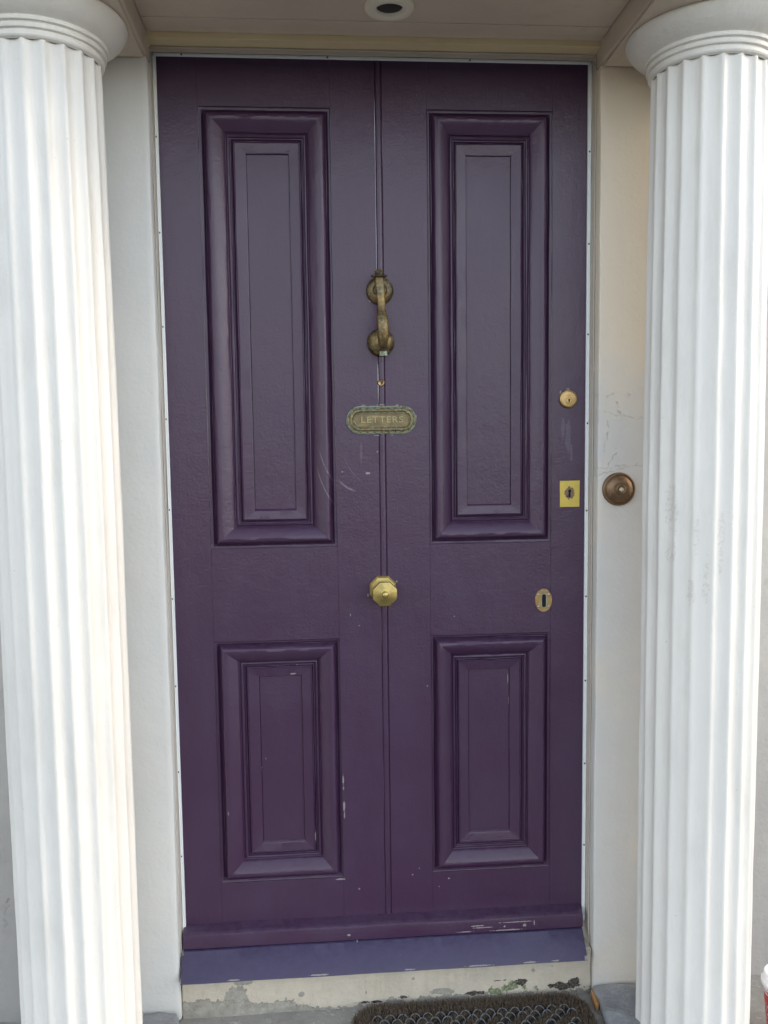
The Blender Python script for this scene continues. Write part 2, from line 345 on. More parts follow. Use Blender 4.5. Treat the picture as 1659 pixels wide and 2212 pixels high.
class MB:
    def __init__(s): s.v = []; s.f = []
    def add(s, vs, fs):
        n = len(s.v); s.v += [tuple(v) for v in vs]; s.f += [tuple(i+n for i in f) for f in fs]
    def quad(s, a, b, c, d): s.add((a, b, c, d), ((0, 1, 2, 3),))
    def box(s, x0, x1, y0, y1, z0, z1, bev=0.0, seg=1, cuts=0, wob=0.0, ws=8.0):
        bm = bmesh.new()
        bmesh.ops.create_cube(bm, size=1)
        for v in bm.verts: v.co = Vector(((x0+x1)/2+v.co.x*(x1-x0), (y0+y1)/2+v.co.y*(y1-y0), (z0+z1)/2+v.co.z*(z1-z0)))
        if bev: bmesh.ops.bevel(bm, geom=bm.edges[:], offset=bev, segments=seg, affect='EDGES', profile=.5)
        if cuts:
            big = [e for e in bm.edges if e.calc_length() > .05]
            bmesh.ops.subdivide_edges(bm, edges=big, cuts=cuts, use_grid_fill=True)
        if wob:
            for v in bm.verts:
                v.co += noise.noise_vector(v.co*ws)*wob
        bm.verts.index_update()
        s.add([v.co[:] for v in bm.verts], [[v.index for v in f.verts] for f in bm.faces]); bm.free()
    def lathe(s, prof, seg=48, origin=(0, 0, 0), axis='z', rx=1.0, ry=1.0, a0=0.0):
        """prof: (r, h). axis z: h up; axis -y: h towards the street"""
        vs = []; fs = []; n = len(prof)
        for k in range(seg):
            a = a0+2*math.pi*k/seg
            for r, h in prof:
                cx, cy = r*math.cos(a)*rx, r*math.sin(a)*ry
                vs.append((origin[0]+cx, origin[1]+cy, origin[2]+h) if axis == 'z' else (origin[0]+cx, origin[1]-h, origin[2]+cy))
        for k in range(seg):
            j = (k+1) % seg
            for i in range(n-1):
                q = (k*n+i, j*n+i, j*n+i+1, k*n+i+1)
                fs.append(q if axis == 'z' else q[::-1])
        if prof[0][0] > 1e-6 and prof[0][1] is not None and axis == 'z': pass
        s.add(vs, fs)
    def tube(s, path, radii, seg=12, cap=True, flat=None):
        """swept tube along points with per-point radius (rx, ry)"""
        P = [Vector(p) for p in path]; vs = []; fs = []; n = len(P)
        ref = Vector((1, 0, 0))
        for i, p in enumerate(P):
            t = (P[min(i+1, n-1)]-P[max(i-1, 0)]).normalized()
            a = (ref - t*ref.dot(t)).normalized(); b = t.cross(a)
            r = radii[i]; r = r if isinstance(r, tuple) else (r, r)
            for k in range(seg):
                w = 2*math.pi*k/seg
                vs.append(p + a*math.cos(w)*r[0] + b*math.sin(w)*r[1])
        for i in range(n-1):
            for k in range(seg):
                j = (k+1) % seg
                fs.append((i*seg+k, i*seg+j, (i+1)*seg+j, (i+1)*seg+k))
        if cap: fs.append(tuple(range(seg))[::-1]); fs.append(tuple((n-1)*seg+k for k in range(seg)))
        s.add(vs, fs)
    def prism(s, outline, y0, y1, bev=0.0):
        """outline of (x,z) points, counter-clockwise seen from the street, extruded from y0 (back) to y1 (front)"""
        n = len(outline)
        c = Vector((sum(p[0] for p in outline)/n, sum(p[1] for p in outline)/n))
        vs = [(x, y0, z) for x, z in outline] + [(x, y1+bev, z) for x, z in outline]
        fs = [(i, (i+1) % n, n+(i+1) % n, n+i) for i in range(n)]
        if bev:
            ins = []
            for x, z in outline:
                d = Vector((x, z))-c; d = d.normalized()*(d.length-bev); ins.append((c.x+d.x, y1, c.y+d.y))
            vs += ins; fs += [(n+i, n+(i+1) % n, 2*n+(i+1) % n, 2*n+i) for i in range(n)]
            fs.append(tuple(2*n+i for i in range(n)))
        else: fs.append(tuple(n+i for i in range(n)))
        s.add(vs, fs)
    def build(s, name, mat, parent=None, ang=35, sm=True):
        me = bpy.data.meshes.new(name); me.from_pydata(s.v, [], s.f); me.validate()
        bm = bmesh.new(); bm.from_mesh(me); bmesh.ops.recalc_face_normals(bm, faces=bm.faces[:]); bm.to_mesh(me); bm.free()
        if sm: smooth(me, ang)
        return link(name, me, mat, parent)

def empty(name, loc, label, cat, group=None):
    o = bpy.data.objects.new(name, None); COL.objects.link(o); o.location = loc
    o.empty_display_size = .05
    o['label'] = label; o['category'] = cat
    if group: o['group'] = group
    return o
def tag(o, label, cat, group=None):
    o['label'] = label; o['category'] = cat
    if group: o['group'] = group
    return o
def plabel(o, label): o['label'] = label; return o
def struct(o): o['kind'] = 'structure'; return o

# ---------------------------------------------------------------- ground
STEP_Z = -.187; GZ = -.37
g = MB(); g.quad((-200, -2.6, GZ), (200, -2.6, GZ), (200, 8, GZ), (-200, 8, GZ)); struct(g.build('pavement', 'paving', sm=False))
g = MB(); g.quad((-200, -200, GZ-.12), (200, -200, GZ-.12), (200, 20, GZ-.12), (-200, 20, GZ-.12)); struct(g.build('road', 'asphalt', sm=False))
g = MB(); g.box(-200, 200, -2.75, -2.602, GZ-.14, GZ+.004, .008); struct(g.build('kerb', 'plinth', sm=False))

# doorstep (the slab everything stands on)
b = MB(); b.box(-.9, 1.9, -.78, 0.12, GZ-.02, STEP_Z, .012, 2, 24, .004, 7)
tag(b.build('doorstep', 'step'), 'worn grey stone step the door mat and cup stand on', 'doorstep')

# ---------------------------------------------------------------- house wall
b = MB()
b.box(-3.2, -.05, -.02, .30, GZ-.02, 4.2, 0, 1, 30, .004, 5)
b.box(1.0, 4.2, -.02, .30, GZ-.02, 4.2, 0, 1, 30, .004, 5)
b.box(-.05, 1.0, -.0195, .30, 1.99, 4.2)
tag(b.build('house_wall', 'wall'), 'stained grey rendered house wall behind the fluted columns', 'wall')
b = MB(); b.box(-.06, 1.02, .08, .29, GZ, 1.995)
# (solid dark hall side of the opening, shuts out daylight behind the door)
# ---------------------------------------------------------------- pilasters
PIL_Y = -.06
def pilaster(x0, x1, label, m='pilaster'):
    b = MB(); b.box(x0, x1, PIL_Y, .10, STEP_Z+.002, 1.9255, .006, 2, 40, .0022, 9)
    return tag(b.build('wall_pilaster', m), label, 'pilaster', 'flat pilasters flanking the door')
pilaster(-.335, -.003, 'smooth flat grey pilaster beside the door edge without locks, behind left column')
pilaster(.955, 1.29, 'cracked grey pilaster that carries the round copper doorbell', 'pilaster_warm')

# ---------------------------------------------------------------- canopy
canopy = empty('door_canopy', (.476, -.2, 1.93), 'shallow painted canopy with grey underside over the purple door', 'canopy')
SOF = 1.972
b = MB(); b.box(-.002, .954, -.122, -.0605, SOF, 2.05, .0012); b.box(-.002, .954, -.40, -.1232, SOF+.0015, 2.05, .0012)
b.build('soffit', 'soffit', canopy)
for x0, x1 in ((-.345, -.003), (.955, 1.30)):
    b = MB(); b.box(x0, x1, -.385, .05, 1.926, 2.055, .003, 2, 10, .0012, 9)
    b.build('side_beam', 'soffit', canopy)
b = MB(); b.box(-.36, 1.315, -.43, -.386, 1.93, 2.30, .004); b.box(-.42, 1.375, -.52, .0, 2.30, 2.38, .006); b.box(-.345, 1.30, -.386, .0, 2.056, 2.30)
b.build('entablature', 'pilaster', canopy)
# architrave under the soffit: yellowed strip
b = MB()
nseg = 40
prof = [(-.0605, SOF+.001), (-.0626, SOF-.0008), (-.0630, 1.9596), (-.0622, 1.9588), (-.0300, 1.9576)]
vs = []; fs = []
for i in range(nseg+1):
    x = -.0025+(.957)*i/nseg
    for (y, z) in prof: vs.append((x, y+noise.noise((x*9, y, 1))*.0012, z+noise.noise((x*7, z, 4))*.0012))
for i in range(nseg):
    for j in range(len(prof)-1): fs.append((i*5+j, (i+1)*5+j, (i+1)*5+j+1, i*5+j+1))
b.add(vs, fs); b.build('cornice_strip', 'yellow', canopy, 20)

# recessed lamp
lamp = empty('recessed_downlight', (.489, -.190, SOF), 'round cream recessed downlight, unlit, in the canopy underside', 'downlight')
b = MB(); b.lathe([(.0485, 0.001), (.0485, -.004), (.046, -.0075), (.038, -.0095), (.030, -.009), (.0265, -.006), (.0255, 0.0), (.0245, .022), (.0, .0225)], 56, (.489, -.190, SOF))
b.build('trim_ring', 'lamp_ring', lamp, 50)
b = MB(); b.lathe([(.0262, -.0008), (.0225, -.0016), (.012, -.0024), (0, -.0026)], 40, (.489, -.190, SOF)); b.build('lamp_glass', 'lamp_glass', lamp, 60)

# ---------------------------------------------------------------- columns
def shaft_mesh(phase):
    zs = [STEP_Z+.03-.005]; ztop = 1.850
    nz = 70; nf = 20; per = 14; seg = nf*per
    vs = []; fs = []
    for i in range(nz+1):
        t = i/nz; z = -.165+(ztop+.165)*t
        R = .1185 if t < .55 else .1185-.0055*((t-.55)/.45)**1.6
        for k in range(seg):
            a = 2*math.pi*k/seg+phase
            f = (k % per)/per*2-1      # -1..1 in a flute
            e = abs(f)
            if e > .80: d = 0.0007*((1-e)/.20)
            else:
                q = e/.80; d = .0007+.0062*(1-q*q)**.85
            p = Vector((math.cos(a)*6, math.sin(a)*6, z*7))
            r = R-d+noise.noise(p)*.0011+noise.noise(p*4)*.00035
            vs.append((math.cos(a)*r, math.sin(a)*r, z))
    for i in range(nz):
        for k in range(seg):
            j = (k+1) % seg
            fs.append((i*seg+k, i*seg+j, (i+1)*seg+j, (i+1)*seg+k))
    return vs, fs
def column(x, y, phase, label):
    t = empty('fluted_column', (x, y, -.16), label, 'column', 'white fluted columns beside the door')
    b = MB(); vs, fs = shaft_mesh(phase); b.add([(v[0]+x, v[1]+y, v[2]) for v in vs], fs); b.build('shaft', 'column', t, 50)
    b = MB()
    b.lathe([(.1105, 1.842), (.1165, 1.8445), (.1185, 1.8475), (.1185, 1.8525), (.1165, 1.8555), (.1160, 1.857), (.1215, 1.8585), (.1225, 1.861), (.1225, 1.8645), (.1205, 1.867), (.1200, 1.868),
             (.1255, 1.8695), (.1265, 1.872), (.1262, 1.8745), (.1245, 1.8765), (.1250, 1.8775), (.131, 1.8805), (.140, 1.8855), (.149, 1.8925), (.1565, 1.901), (.1615, 1.9095), (.1630, 1.9145),
             (.1620, 1.9185), (.158, 1.9205), (.10, 1.921)], 96, (x, y, 0))
    c = b.build('capital', 'column', t, 30)
    b = MB(); b.box(x-.167, x+.167, y-.167, y+.146, 1.9195, 1.9245, .001); b.build('abacus', 'soffit', t)
    return t
def ph(x, y, off):
    return math.atan2(-1.957-y, .33-x)+rad(off)
column(-.176, -.21, ph(-.176, -.21, 4), 'white fluted column standing next to the smooth pilaster, brightest on its door side')
column(1.127, -.21, ph(1.127, -.21, -6), 'white fluted column with faint brown stains, standing beside the doorbell')

# plinths
def plinth(x0, x1, label, chip):
    b = MB(); b.box(x0, x1, -.44, PIL_Y-.001, STEP_Z-.004, -.155, .010, 2, 40, .006, 22)
    o = b.build('column_plinth', 'plinth'); tag(o, label, 'plinth', 'rough stone plinths under the columns')
    return o
plinth(-.36, -.004, 'low rough grey stone plinth under the unstained column', False)
pr = plinth(.948, 1.262, 'low rough grey stone plinth under the stained column, beside the mat', True)
b = MB(); b.box(.9435, .9515, -.120, -.074, STEP_Z, -.163, .002, 1, 5, .0055, 70); plabel(b.build('broken_corner', 'terracotta', pr), 'orange brick exposed at the chipped corner')

# ---------------------------------------------------------------- door frame
XL, XR, ZT = .006, .944, 1.9425       # clear opening inside the draught seal (y = -.012)
frame = empty('door_frame', (.476, 0, STEP_Z), 'narrow beige painted frame with white draught strip round the purple door', 'door frame')
def jamb(x0, x1):
    b = MB(); b.box(x0, x1, -.030, .06, STEP_Z+.001, 1.958, .0025, 2, 40, .0012, 10)
    b.build('jamb', 'frame', frame)
jamb(-.0345, -.0012); jamb(.9515, .990)
b = MB()
hp = [(-.0302, 1.9442), (-.0302, 1.9572), (.06, 1.9572), (.06, 1.9545), (-.0055, 1.9545)]
for i in range(31):
    x = -.001+.9523*i/30
    b.v += [(x, y+noise.noise((x*9, y*3, 2))*.0006, z+noise.noise((x*8, y*3, 6))*.0007) for y, z in hp]
for i in range(30):
    for j in range(5): b.f.append((i*5+j, i*5+(j+1) % 5, (i+1)*5+(j+1) % 5, (i+1)*5+j))
b.f += [tuple(range(5)), tuple(150+j for j in range(5))]
b.build('head', 'frame', frame, 25)
# inner bead of the frame (a thin stepped line)
b = MB(); b.box(-.0030, -.0010, -.0335, -.0285, STEP_Z+.01, 1.952, .0008); b.box(.9512, .9535, -.0335, -.0285, STEP_Z+.01, 1.952, .0008); b.box(-.001, .9513, -.0325, -.029, 1.9530, 1.9555, .0008)
b.build('staff_bead', 'frame', frame)
def seal(name, x0, x1, z0, z1, screws):
    b = MB(); b.box(x0, x1, -.0085 if x1-x0 < .1 else -.0056, -.0008, z0, z1, .001, 1)
    v = x1-x0 < .1
    if v:
        xe = x0+.0012 if x0 < .4 else x1-.0012
        b.box(xe-.0008, xe+.0008, -.0098, -.008, z0, z1, .0004)
    o = b.build('draught_strip', 'seal', frame)
    for x, z in screws:
        b = MB(); b.lathe([(.0022, 0), (.0020, .0009), (.001, .0013), (0, .0013)], 12, (x, -.0085 if v else -.0056, z), '-y'); b.build('screw', 'screw', o)
seal('l', -.0008, XL, -.03, 1.9470, [(.0015, .18+.2*i) for i in range(9)])
seal('r', XR, .9512, -.03, 1.9470, [(.9475, .16+.2*i) for i in range(9)])
seal('t', -.0006, .951, 1.9474, 1.9538, [(.06+.31*i, 1.9507) for i in range(4)])

# threshold riser under the door
b = MB(); b.box(-.002, .954, -.050, .08, STEP_Z-.01, -.074, .004, 2, 60, .0022, 14)
tag(b.build('threshold', 'riser'), 'cream painted stone threshold with peeling paint and moss under the door', 'threshold')

# ---------------------------------------------------------------- door
door = empty('panelled_door', (.476, .02, -.03), 'deep purple four panelled front door with centre bead and brass fittings', 'door')
PZ = dict(top=1.848, mid1=.8887, mid2=.6761, bot=.1052)
PX = (.0897, .3735, .5847, .8662)
b = MB()
BV = .0004
def leafbox(x0, x1, z0, z1, y):
    b.box(x0, x1, y, y+.04, z0, z1, BV)
e = .0001
leafbox(-.006, PX[0]-e, -.03, 1.957, 0)                    # hanging stile
leafbox(PX[3]+e, .958, -.03, 1.957, -.0002)                # lock stile
leafbox(PX[1]+e, .4705, -.03, 1.957, .0001); leafbox(.4865, PX[2]-e, -.03, 1.957, .0003)
for (x0, x1, o) in ((PX[0], PX[1], .0004), (PX[2], PX[3], .0002)):
    leafbox(x0, x1, PZ['top'], 1.957, o); leafbox(x0, x1, PZ['mid2'], PZ['mid1'], o+.0002); leafbox(x0, x1, -.03, PZ['bot'], o)
leaf = b.build('door_leaf', 'door', door, 25)

# mitred raised moulding, beads and sunk field, as nested rectangles
PROF = [(0.00, -.0032), (.005, -.0036), (.022, -.0044), (.060, -.0046), (.086, -.0080), (.100, -.0098), (.114, -.0090), (.126, -.0045), (.140, .0010), (.160, .0060), (.190, .0092), (.230, .0106), (.275, .0106), (.32, .0092),
        (.37, .0068), (.42, .0040), (.47, .0008), (.515, -.0024), (.532, -.0046), (.545, -.0090), (.560, -.0100), (.575, -.0082), (.590, -.0070), (.612, -.0066), (.630, -.0082), (.640, -.0115), (.655, -.0118), (.668, -.0082), (.680, -.0074), (.690, -.0096), (.697, -.0108), (.706, -.0082), (.716, -.0062), (.724, -.0060),
        (.742, -.0090), (.76, -.0094), (.950, -.0096), (.974, -.0104), (.982, -.0152), (.991, -.0152), (1.0, -.0138)]
# the sill of the sunk field is shaped to a wider slope to catch a bright line of light: its own insets on the lower side
TB = {.950: .925, .974: .948, .982: .990, .991: .995}
def panel(x0, x1, z0, z1, mL, mR, mT, mB, seed, label=None):
    vs = []; fs = []
    n = 36
    ring = None
    for pi, (t, h) in enumerate(PROF):
        X0, X1, Z0, Z1 = x0+mL*t, x1-mR*t, z0+mB*TB.get(t, t), z1-mT*t
        cur = []
        cs = [(X0, Z0), (X1, Z0), (X1, Z1), (X0, Z1)]
        for s_ in range(4):
            (ax, az), (bx, bz) = cs[s_], cs[(s_+1) % 4]
            for k in range(n):
                w = k/n; x, z = ax+(bx-ax)*w, az+(bz-az)*w
                amp = 0.0 if pi == 0 else 1.0
                j = Vector((x*7+seed, z*7, pi*.33)); j2 = Vector((x*40+seed, z*40, pi*.9))
                ej = (noise.noise(j)*.0012+noise.noise(j2)*.00045)*amp*(math.sin(math.pi*w)**.3 if 0 < w < 1 else 0)
                dx, dz = (0, 1) if s_ == 0 else (-1, 0) if s_ == 1 else (0, -1) if s_ == 2 else (1, 0)
                vs.append((x+dx*ej, -h+noise.noise(j2)*.00025*amp, z+dz*ej)); cur.append(len(vs)-1)
        if ring:
            m = len(cur)
            for k in range(m): fs.append((ring[k], ring[(k+1) % m], cur[(k+1) % m], cur[k]))
        ring = cur
    # field filled by a grid fan of two levels
    yf = -PROF[-1][1]; X0, X1, Z0, Z1 = x0+mL, x1-mR, z0+mB, z1-mT
    base = len(vs); gx, gz = 8, 30
    for i in range(gx+1):
        for j in range(gz+1): vs.append((X0-.001+(X1-X0+.002)*i/gx, yf-.00015, Z0-.001+(Z1-Z0+.002)*j/gz))
    for i in range(gx):
        for j in range(gz): a_ = base+i*(gz+1)+j; fs.append((a_, a_+gz+1, a_+gz+2, a_+1))
    b = MB(); b.add(vs, fs)
    o = b.build('door_panel', 'door', door, 20)
    return o
panel(PX[0], PX[1], PZ['mid1'], PZ['top'], .102, .094, .098, .088, 1)
panel(PX[2], PX[3], PZ['mid1'], PZ['top'], .090, .094, .096, .090, 12)
panel(PX[0]-.001, PX[1]+.002, PZ['bot'], PZ['mid2'], .102, .092, .088, .094, 23)
panel(PX[2], PX[3], PZ['bot'], PZ['mid2'], .091, .097, .088, .094, 34)

# centre bead between the two halves
b = MB(); vs = []; fs = []
pr_ = [(.4705, .0002), (.4710, .0016), (.4718, .0022), (.4727, .0008), (.4745, -.0008), (.4785, -.0014), (.4825, -.0008), (.4843, .0008), (.4852, .0022), (.4860, .0016), (.4865, .0002)]
nz = 90
for i in range(nz+1):
    z = .006+(1.957-.006)*i/nz
    for x, y in pr_: vs.append((x+noise.noise((x*50, 2, z*9))*.0005-(.002 if False else 0), y+noise.noise((x*90, 7, z*15))*.0004, z))
m = len(pr_)
for i in range(nz):
    for j in range(m-1): fs.append((i*m+j, i*m+j+1, (i+1)*m+j+1, (i+1)*m+j))
b.add(vs, fs); b.build('centre_bead', 'door', door, 40)

# weather moulding and sloping drip board
def sweep_x(name, x0, x1, prof, mat, parent, amp=.0008, n=60, seed=0, cap=True):
    b = MB(); vs = []; fs = []; m = len(prof)
    for i in range(n+1):
        x = x0+(x1-x0)*i/n
        for j, (y, z) in enumerate(prof):
            vs.append((x, y+noise.noise((x*8+seed, j*.4, 0))*amp, z+noise.noise((x*8+seed, j*.4, 5))*amp+noise.noise((x*60, j, 9))*amp*.3))
    for i in range(n):
        for j in range(m-1): fs.append((i*m+j, i*m+j+1, (i+1)*m+j+1, (i+1)*m+j))
    if cap: fs.append(tuple(range(m))); fs.append(tuple(n*m+j for j in range(m))[::-1])
    b.add(vs, fs); return b.build(name, mat, parent, 30)
sweep_x('weather_moulding', .0022, .9385, [(.002, .0105), (-.006, .0095), (-.012, .0070), (-.020, .0062), (-.029, .0035), (-.0325, .0008), (-.0335, -.004), (-.0335, -.030), (-.030, -.0320), (.002, -.032)], 'door', door, .0009, 70, 3)
sweep_x('drip_board', .0012, .9370, [(.002, -.0325), (-.031, -.0325), (-.036, -.0345), (-.055, -.0585), (-.076, -.0835), (-.0775, -.0868), (-.074, -.0880), (-.052, -.070), (.002, -.05)], 'drip', door, .0008, 70, 8)

# -------- knocker
kx = .4770
kn = empty('door_knocker', (kx, 0, 1.40), '', '')
for p_ in ('label', 'category'): del kn[p_]
kn.parent = door; kn.location = Vector((kx, 0, 1.40))-door.location
b = MB()
b.lathe([(.0, .0), (.0300, .0), (.0305, .003), (.0285, .0085), (.0235, .0130), (.0180, .0155), (.0140, .0150), (.0125, .0135), (.0110, .0140), (.0095, .022), (.007, .025), (0, .0255)], 48, (.4768, 0, 1.4575), '-y')
plabel(b.build('rosette', 'bronze', kn, 40), 'upper round rosette the knocker hangs from')
b = MB(); b.lathe([(0, 0), (.0305, 0), (.031, .003), (.0290, .010), (.0240, .0165), (.017, .0215), (.009, .0245), (0, .0255)], 48, (.4772, 0, 1.3445), '-y')
plabel(b.build('strike_plate', 'bronze', kn, 50), 'lower domed strike boss')
b = MB()
path = [(kx-.001, -.030, 1.4975), (kx-.001, -.0325, 1.4930), (kx-.001, -.0345, 1.4880), (kx-.001, -.0360, 1.4820), (kx-.001, -.0375, 1.4730), (kx, -.039, 1.460), (kx, -.042, 1.446), (kx, -.0445, 1.432), (kx, -.0465, 1.418), (kx, -.0490, 1.406), (kx, -.0520, 1.398), (kx, -.0560, 1.387), (kx, -.0580, 1.376), (kx, -.0575, 1.363), (kx, -.0550, 1.350), (kx, -.0510, 1.339), (kx, -.0470, 1.331), (kx, -.044, 1.3255), (kx, -.0425, 1.321), (kx, -.0415, 1.3165), (kx, -.041, 1.3135)]
radii = [(.0098, .003), (.0092, .0035), (.0086, .0050), (.0100, .0070), (.0108, .0080), (.0100, .0072), (.0093, .0064), (.0088, .0058), (.0088, .0056), (.0100, .0066), (.0126, .0095), (.0133, .0108), (.0133, .0112), (.0128, .0108), (.0120, .0098), (.0106, .0084), (.0086, .0062), (.0074, .0048), (.0078, .0044), (.0086, .0042), (.0090, .0040)]
path = [(x+(1.405-z)*.036, y, z) for x, y, z in path]
b.tube(path, radii, 20)
# collar under the tip
b.lathe([(.0, -.0022), (.0155, -.0022), (.0175, -.0010), (.0182, .0005), (.0165, .0024), (.010, .0034), (0, .0034)], 32, (kx-.0038, -.0365, 1.4835), 'z', 1, .70)
b.tube([(kx, -.012, 1.4575), (kx, -.036, 1.4600)], [.0075, .0075], 16)
b.tube([(kx, -.018, 1.3420), (kx, -.048, 1.3400)], [.0072, .0075], 16)
kh_ = b.build('knocker_handle', 'bronze', kn, 45); plabel(kh_, 'curved S shaped striker with thick belly')
b = MB(); b.tube([(kx+.003, -.0438, 1.3222), (kx+.0031, -.0424, 1.3175), (kx+.0033, -.0420, 1.3122)], [(.0076, .0046), (.0090, .0046), (.0096, .0042)], 20); plabel(b.build('tip', 'tip', kh_, 45), 'flared tip gone green with verdigris')

# -------- spyhole / ring
b = MB(); b.lathe([(0, .0008), (.0028, .0010), (.0034, .0012), (.0042, .0038), (.0062, .0044), (.0078, .0030), (.0084, 0)], 28, (.4772, 0, 1.2557), '-y'); sp_ = b.build('brass_screw_cup', 'lock', door, 50)

# -------- letter plate
def stadium(cx, cz, hw, hh, n=20):
    pts = []
    for k in range(n+1): a = -math.pi/2+math.pi*k/n; pts.append((cx+hw-hh+hh*math.cos(a), cz+hh*math.sin(a)))
    for k in range(n+1): a = math.pi/2+math.pi*k/n; pts.append((cx-hw+hh+hh*math.cos(a), cz+hh*math.sin(a)))
    return pts
lx, lz = .4770, 1.1730
lp = bpy.data.objects.new('letter_plate', None); COL.objects.link(lp); lp.parent = door; lp.location = Vector((lx, 0, lz))-door.location
b = MB(); rings = []
for ins, h in [(0, 0), (0, .003), (.0018, .0052), (.0035, .0052), (.0050, .0036), (.0062, .0058), (.0085, .0072), (.0115, .0072), (.0135, .0058), (.0143, .0038), (.0152, .0055), (.0168, .0055), (.0178, .0035), (.0180, -.0005)]:
    rings.append([(x, -h, z) for x, z in stadium(lx, lz, .0785-ins, .0312-ins)])
vs = [p for r in rings for p in r]; m = len(rings[0]); fs = []
for i in range(len(rings)-1):
    for k in range(m): fs.append((i*m+k, i*m+(k+1) % m, (i+1)*m+(k+1) % m, (i+1)*m+k))
b.add(vs, fs); b.build('surround', 'letter', lp, 35)
# studs: paired little ties across the roll moulding
b = MB()
def stud(x, z, r=.0024, y=-.0056): b.lathe([(0, .0022), (r*.6, .0018), (r, 0)], 8, (x, y, z), '-y')
for i in range(-3, 4):
    for sgn in (-1, 1):
        for dz in (.0262, .0185): stud(lx+i*.0158, lz+sgn*dz)
for sgn in (-1, 1):
    for a in (-58, -20, 20, 58):
        ca, sa = math.cos(rad(a)), math.sin(rad(a))
        for rr in (.0262, .0185): stud(lx+sgn*(.0473+rr*ca), lz+rr*sa)
b.build('studs', 'letter', lp, 60)
b = MB(); o_ = stadium(lx, lz, .0612, .0140); b.prism(o_, .004, -.0026, .0)
fl = b.build('flap', 'letter_in', lp, 35)
cu = bpy.data.curves.new('lettering', 'FONT'); cu.body = 'LETTERS'; cu.size = .0235; cu.extrude = .0008; cu.bevel_depth = .0004; cu.align_x = 'CENTER'; cu.align_y = 'CENTER'; cu.space_character = 1.12
to = bpy.data.objects.new('lettering_curve', cu); COL.objects.link(to)
bpy.context.view_layer.update()
me = bpy.data.meshes.new_from_object(to.evaluated_get(bpy.context.evaluated_depsgraph_get()))
bpy.data.objects.remove(to); bpy.data.curves.remove(cu)
me.transform(Matrix.Translation((lx+.001, -.0030, lz)) @ Matrix.Rotation(rad(90), 4, 'X') @ Matrix.Diagonal((1.0, .85, 1, 1)))
me.materials.clear(); link('lettering', me, 'lettering', fl)

# -------- knob
kb = bpy.data.objects.new('door_knob', None); COL.objects.link(kb); kb.parent = door; kb.location = Vector((.476, 0, .788))-door.location
b = MB(); b.lathe([(.0325, -.001), (.0325, .0065), (.0285, .0100), (.018, .0115), (.013, .0125), (.011, .030), (.013, .036)], 8, (.4750, 0, .7890), '-y', a0=rad(22.5)); b.build('rose', 'knob', kb, 20)
b = MB(); b.lathe([(.012, .030), (.0200, .034), (.0290, .0420), (.0302, .0460), (.0286, .0492), (.0180, .0522), (.0085, .0542), (.0, .0545)], 8, (.4762, 0, .7850), '-y', a0=rad(22.5))
b.lathe([(.0076, .0525), (.0076, .0572), (.0062, .0598), (.0030, .0612), (0, .0613)], 20, (.4762, 0, .7850), '-y'); b.build('knob', 'knob', kb, 22)

# -------- cylinder lock
cl = bpy.data.objects.new('cylinder_lock', None); COL.objects.link(cl); cl.parent = door; cl.location = Vector((.9044, 0, 1.2156))-door.location
b = MB(); b.lathe([(.0212, -.001), (.0212, .003), (.0198, .0058), (.0178, .0066), (.0172, .0060), (.0168, .0052)], 48, (.9044, 0, 1.2156), '-y'); b.lathe([(.0168, .0052), (.010, .0056), (0, .0056)], 48, (.9044, 0, 1.2156), '-y'); b.build('rim', 'lock', cl, 25)
b = MB(); b.lathe([(.0072, .0050), (.0072, .0066), (.0064, .0072), (.0062, .0066), (0, .0066)], 32, (.9052, 0, 1.2115), '-y'); pg = b.build('plug', 'lock', cl, 25)
b = MB(); b.prism([(.9052-.0011, 1.2075), (.9052+.0011, 1.2075), (.9052+.0013, 1.2115), (.9052+.0024, 1.2132), (.9052+.0012, 1.2158), (.9052-.0012, 1.2158), (.9052-.0022, 1.2132), (.9052-.0013, 1.2115)], -.006, -.0070); b.build('keyway', 'black', pg, 25)
b = MB()
for i in range(3): b.box(.8995+i*.0032, .9018+i*.0032, -.0060, -.0050, 1.2222, 1.2236, .0002)
b.build('stamped_mark', 'copper', cl)

# -------- square key plate
kp = bpy.data.objects.new('keyhole_plate', None); COL.objects.link(kp); kp.parent = door; kp.location = Vector((.909, 0, .999))-door.location
b = MB(); b.prism([(.8862, .9685), (.9322, .9685), (.9328, 1.0296), (.8858, 1.0290)], 0, -.0022, .0006); b.build('plate', 'plate', kp, 25)
def ragged(cx, cz, rx, rz, n, jit, seed):
    r_ = random.Random(seed); return [(cx+rx*(1+r_.uniform(-jit, jit))*math.cos(2*math.pi*k/n), cz+rz*(1+r_.uniform(-jit, jit))*math.sin(2*math.pi*k/n)) for k in range(n)]
def fan(b, pts, y):
    n = len(pts); c = (sum(p[0] for p in pts)/n, sum(p[1] for p in pts)/n)
    b.add([(c[0], y, c[1])]+[(x, y, z) for x, z in pts], [(0, 1+i, 1+(i+1) % n) for i in range(n)])
b = MB(); fan(b, ragged(.9092, 1.0010, .0112, .0138, 56, .20, 3), -.0026); b.build('worn_patch', 'burr', kp, sm=False)
b = MB(); b.lathe([(.0036, .0), (.0036, .0006), (0, .0006)], 20, (.9089, -.0026, 1.0055), '-y'); b.prism([(.9068, .9905), (.9108, .9905), (.9110, 1.0050), (.9066, 1.0050)], -.0020, -.0031); b.build('keyhole', 'black', kp, sm=False)

